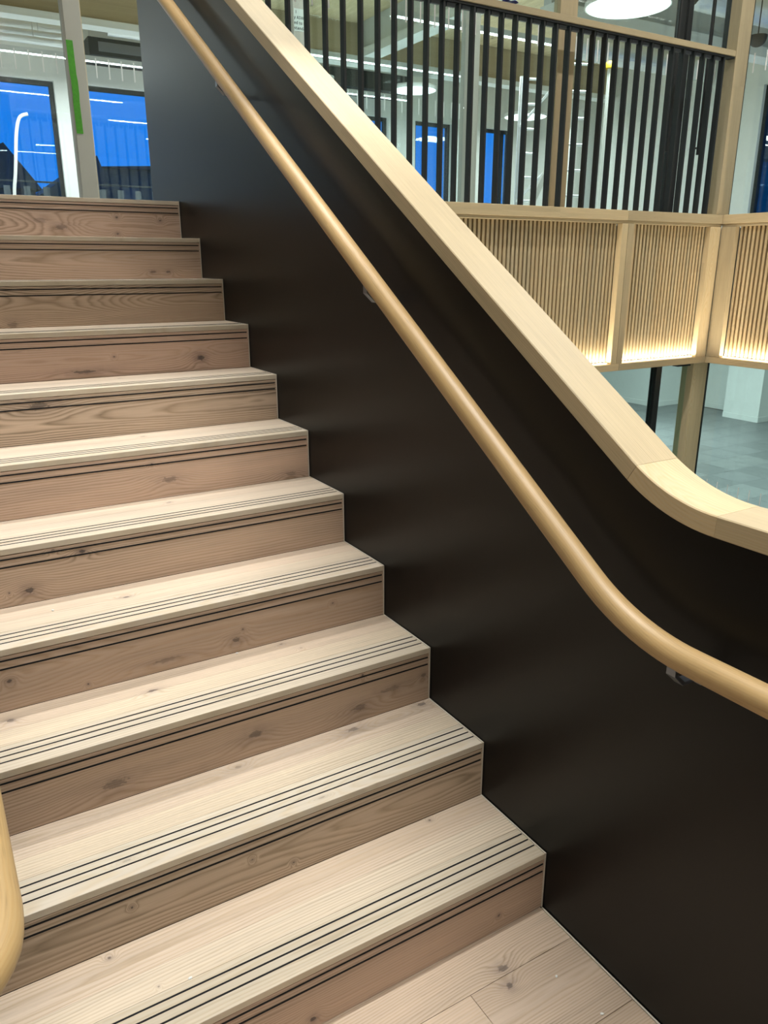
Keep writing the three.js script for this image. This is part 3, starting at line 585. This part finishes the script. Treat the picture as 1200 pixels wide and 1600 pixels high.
// scaffold tower and site light
{
  const t = thing('scaffold_tower', 'silver scaffold tower standing in the office behind the bars', 'scaffold', null, [6.95, TOP, -8.4]);
  const tube = (a, b, r) => { const A = new THREE.Vector3(...a), B = new THREE.Vector3(...b), g = new THREE.CylinderGeometry(r, r, A.distanceTo(B), 10); g.applyQuaternion(new THREE.Quaternion().setFromUnitVectors(new THREE.Vector3(0, 1, 0), B.clone().sub(A).normalize())); return g.translate((a[0] + b[0]) / 2, (a[1] + b[1]) / 2, (a[2] + b[2]) / 2); };
  for (const [x, z] of [[-0.12, 0], [0.12, 0.1], [-0.12, 1.0], [0.12, 1.1]]) mesh('standard', tube([x, 0, z], [x, 2.25, z], 0.025), mGalv, t);
  for (let y = 0.3; y < 2.3; y += 0.32) { mesh('rung', tube([-0.12, y, 0], [0.12, y, 0.1], 0.018), mGalv, t); mesh('rung', tube([-0.12, y, 1.0], [0.12, y, 1.1], 0.018), mGalv, t); }
  for (const y of [0.6, 1.6]) mesh('brace', tube([-0.12, y, 0], [-0.12, y + 0.6, 1.0], 0.018), mGalv, t);
  const l = thing('site_lamp', 'yellow headed lamp on a thin pale pole between the bars', 'lamp', null, [7.1, TOP, -7.0]);
  mesh('pole', new THREE.CylinderGeometry(0.02, 0.025, 2.1, 12).translate(0, 1.07, 0), mWhite, l);
  mesh('base', new THREE.CylinderGeometry(0.16, 0.18, 0.02, 20).translate(0, 0.01, 0), mBlackMetal, l);
  mesh('head', new THREE.SphereGeometry(0.07, 20, 10, 0, Math.PI * 2, 0, Math.PI / 2).scale(1, 1.3, 1).translate(0, 2.12, 0), std({ color: new THREE.Color().setRGB(0.75, 0.55, 0.02), roughness: 0.5 }), l);
}

// ------------------------------------------------------------------ lower storey room
{
  const tex = [61, 62, 63].map((s, i) => grainy({ seed: s, w: 256, h: 256, base: [[128, 130, 130], [120, 122, 122], [134, 136, 135]][i], amp: 0.12, amp2: 0.18, fx: 20, fy: 8, scratch: 0.35 }));
  const mats = tex.map((map) => std({ map, roughness: 0.38 }));
  const g = span(-0.298, 0.298, -0.015, 0, -0.298, 0.298);
  const base = structure('floor_tiled', span(4.5, 15.5, -1.829, -1.8155, -13.4, 2.5), mCarcass);
  const rest = [];
  for (let i = 0; i < 18; i++) for (let j = 0; j < 24; j++) {
    const x = 4.83 + i * 0.6, z = -13.1 + j * 0.6;
    // only the wedge of floor that shows through the glass is laid tile by tile
    const seen = z < -0.3 + 0.0 * x && z > -13.2 && x - 4.4 < 1.35 * (z + 14.2) && z < -2.2 + (x - 4.4) * -0.28 + 1.0;
    if (seen && rest.length >= 0) { const m = mesh('tile', g, mats[Math.floor(rnd() * 3)], base, [x, -1.8, z]); m.rotation.y = Math.floor(rnd() * 4) * Math.PI / 2; }
    else rest.push(g.clone().translate(x, -1.8, z));
  }
  meta(mesh('tile_field', mergeGeometries(rest), mats[0], base), null, null, null, 'stuff');
  const wall = (n, x0, x1, z0, z1) => structure(n, metreUV(span(x0, x1, -1.8, 0.79, z0, z1), 0, 1, 1), mWhite);
  wall('wall_lower_block', 14.28, 15.4, -14.5, -11.72);
  wall('wall_lower_side', 15.4, 15.6, -11.719, 2.6);
  wall('wall_lower_end', -8, 14.279, -14.7, -14.5);
  wall('wall_lower_column', 14.66, 15.39, -10.05, -9.17);
  const sk = (x0, x1, z0, z1) => structure('baseboard_lower', rspan(x0, x1, -1.7995, -1.68, z0, z1, 0.004), mWhite);
  sk(14.262, 14.279, -14.49, -11.702); sk(14.28, 15.38, -11.719, -11.702); sk(15.382, 15.399, -11.70, -10.06);
  sk(14.642, 14.659, -10.05, -9.152); sk(14.66, 15.39, -9.169, -9.152); sk(15.382, 15.399, -9.14, 2.5);
  for (const [x, z] of [[7.5, -9.5], [11.5, -9.5], [7.5, -4.5], [11.5, -4.5]]) {
    const t = thing('panel_light', `square ceiling panel light in the lower room, ${z < -6 ? 'far' : 'near'} ${x < 9 ? 'left' : 'right'}, out of frame`, 'ceiling light', 'lower room panel lights', [x, 0.79, z]);
    mesh('frame', rspan(-0.62, 0.62, -0.02, 0, -0.32, 0.32), mWhite, t);
    mesh('diffuser', rspan(-0.6, 0.6, -0.026, -0.0205, -0.3, 0.3, 0.001), mGlowOffice, t);
    const l = new THREE.RectAreaLight(COOL, LOWER_LAMP, 1.2, 0.6); l.position.y = -0.028; l.rotation.x = -Math.PI / 2; t.add(l);
  }
}

// ------------------------------------------------------------------ outside: balcony railing, street lamp, houses
{
  const mOut = std({ color: new THREE.Color().setRGB(0.05, 0.05, 0.055), roughness: 0.8 });
  const mBal = std({ color: new THREE.Color().setRGB(0.16, 0.16, 0.16), roughness: 0.7 });
  structure('terrace', span(-9, 13, 1.5, 1.78, -16.2, -14.82), mOut);
  const t = thing('balcony_railing', 'dark slatted balcony railing outside the far windows', 'railing');
  mesh('top_rail', rspan(-9, 13, 2.97, 3.0, -15.36, -15.337), mOut, t);
  const slat = span(-0.055, 0.055, 1.79, 2.90, -0.015, 0.015);
  for (let i = 0; i < 66; i++) mesh('slat', slat, mBal, t, [-8.9 + i * 0.334, 0, -15.32]);
  mesh('bottom_rail', rspan(-9, 13, 2.70, 2.74, -15.345, -15.336), mOut, t);
  const s = thing('bent_pipe', 'thin white pipe with a bent top standing inside the left window', 'pipe');
  const pts = [[0.73, 1.816, -14.1], [0.75, 2.674, -14.1], [0.809, 3.004, -14.1], [0.853, 3.3, -14.1], [0.89, 3.545, -14.1], [0.927, 3.711, -14.1], [0.959, 3.809, -14.1], [0.99, 3.859, -14.1], [1.043, 3.892, -14.1], [1.114, 3.913, -14.1]].map((p) => new THREE.Vector3(...p));
  mesh('pipe', new THREE.TubeGeometry(new THREE.CatmullRomCurve3(pts), 70, 0.027, 14), mWhite, s);
  mesh('foot', new THREE.CylinderGeometry(0.06, 0.065, 0.012, 20).translate(0.73, 1.822, -14.1), mWhite, s);
  const mBrick = std({ map: grainy({ seed: 90, base: [92, 82, 76], amp: 0.5, fx: 60, fy: 120 }), roughness: 0.9 }), mRoof = std({ color: new THREE.Color().setRGB(0.045, 0.045, 0.05), roughness: 0.8 }), mLit = std({ color: new THREE.Color().setRGB(0.08, 0.08, 0.085), roughness: 0.2 });
  const house = (label, x0, x1, y, ridge, z, dep, pitch = 2.1) => {
    const h = thing('house', label, 'building', null, [(x0 + x1) / 2, -4, z]), w = (x1 - x0) / 2;
    mesh('wall', span(-w, w, 0, y + 4, -dep, 0), mBrick, h);
    const sh = new THREE.Shape(); sh.moveTo(-w - 0.3, y + 4); sh.lineTo(w + 0.3, y + 4); sh.lineTo(ridge, y + 4 + pitch); sh.closePath();
    mesh('roof', new THREE.ExtrudeGeometry(sh, { depth: dep + 0.6, bevelEnabled: false }).translate(0, 0.001, -dep - 0.3), mRoof, h);
    for (const x of [-w * 0.5, w * 0.4]) mesh('window', rspan(x - 0.5, x + 0.5, y + 1.4, y + 2.8, 0.001, 0.05), mLit, h);
  };
  house('dark gabled house beyond the left window, left of the street lamp', 0.5, 5.6, 5.2, 1.3, -45, 8);
  house('dark house with a slanted roof right of the street lamp', 6.2, 9.4, 5.0, 1.2, -46, 8);
  house('wide dark brick house beyond the second window', 10.9, 20, 7.6, 0, -56, 6, 0.3);
  house('tall dark building close beyond the right hand windows', 30, 42, 7.5, 0, 4, 40, 0.4);
  house('dark house beyond the far windows behind the bars', 24, 36, 4.2, 0, -50, 8);
}
// dusk sky and the dark ground under the horizon
{
  const w = 64, h = 64, data = new Uint8Array(w * h * 4);
  for (let y = 0; y < h; y++) for (let x = 0; x < w; x++) { const e = (y + 0.5) / h - 0.5, i = (y * w + x) * 4, k = e < 0 ? 0.08 : 1; for (let c = 0; c < 3; c++) data[i + c] = toS(SKY[c] * k); data[i + 3] = 255; }
  const tex = new THREE.DataTexture(data, w, h, THREE.RGBAFormat); tex.colorSpace = THREE.SRGBColorSpace; tex.mapping = THREE.EquirectangularReflectionMapping; tex.magFilter = THREE.LinearFilter; tex.needsUpdate = true;
  scene.background = tex;
}
renderer.render(scene, camera);
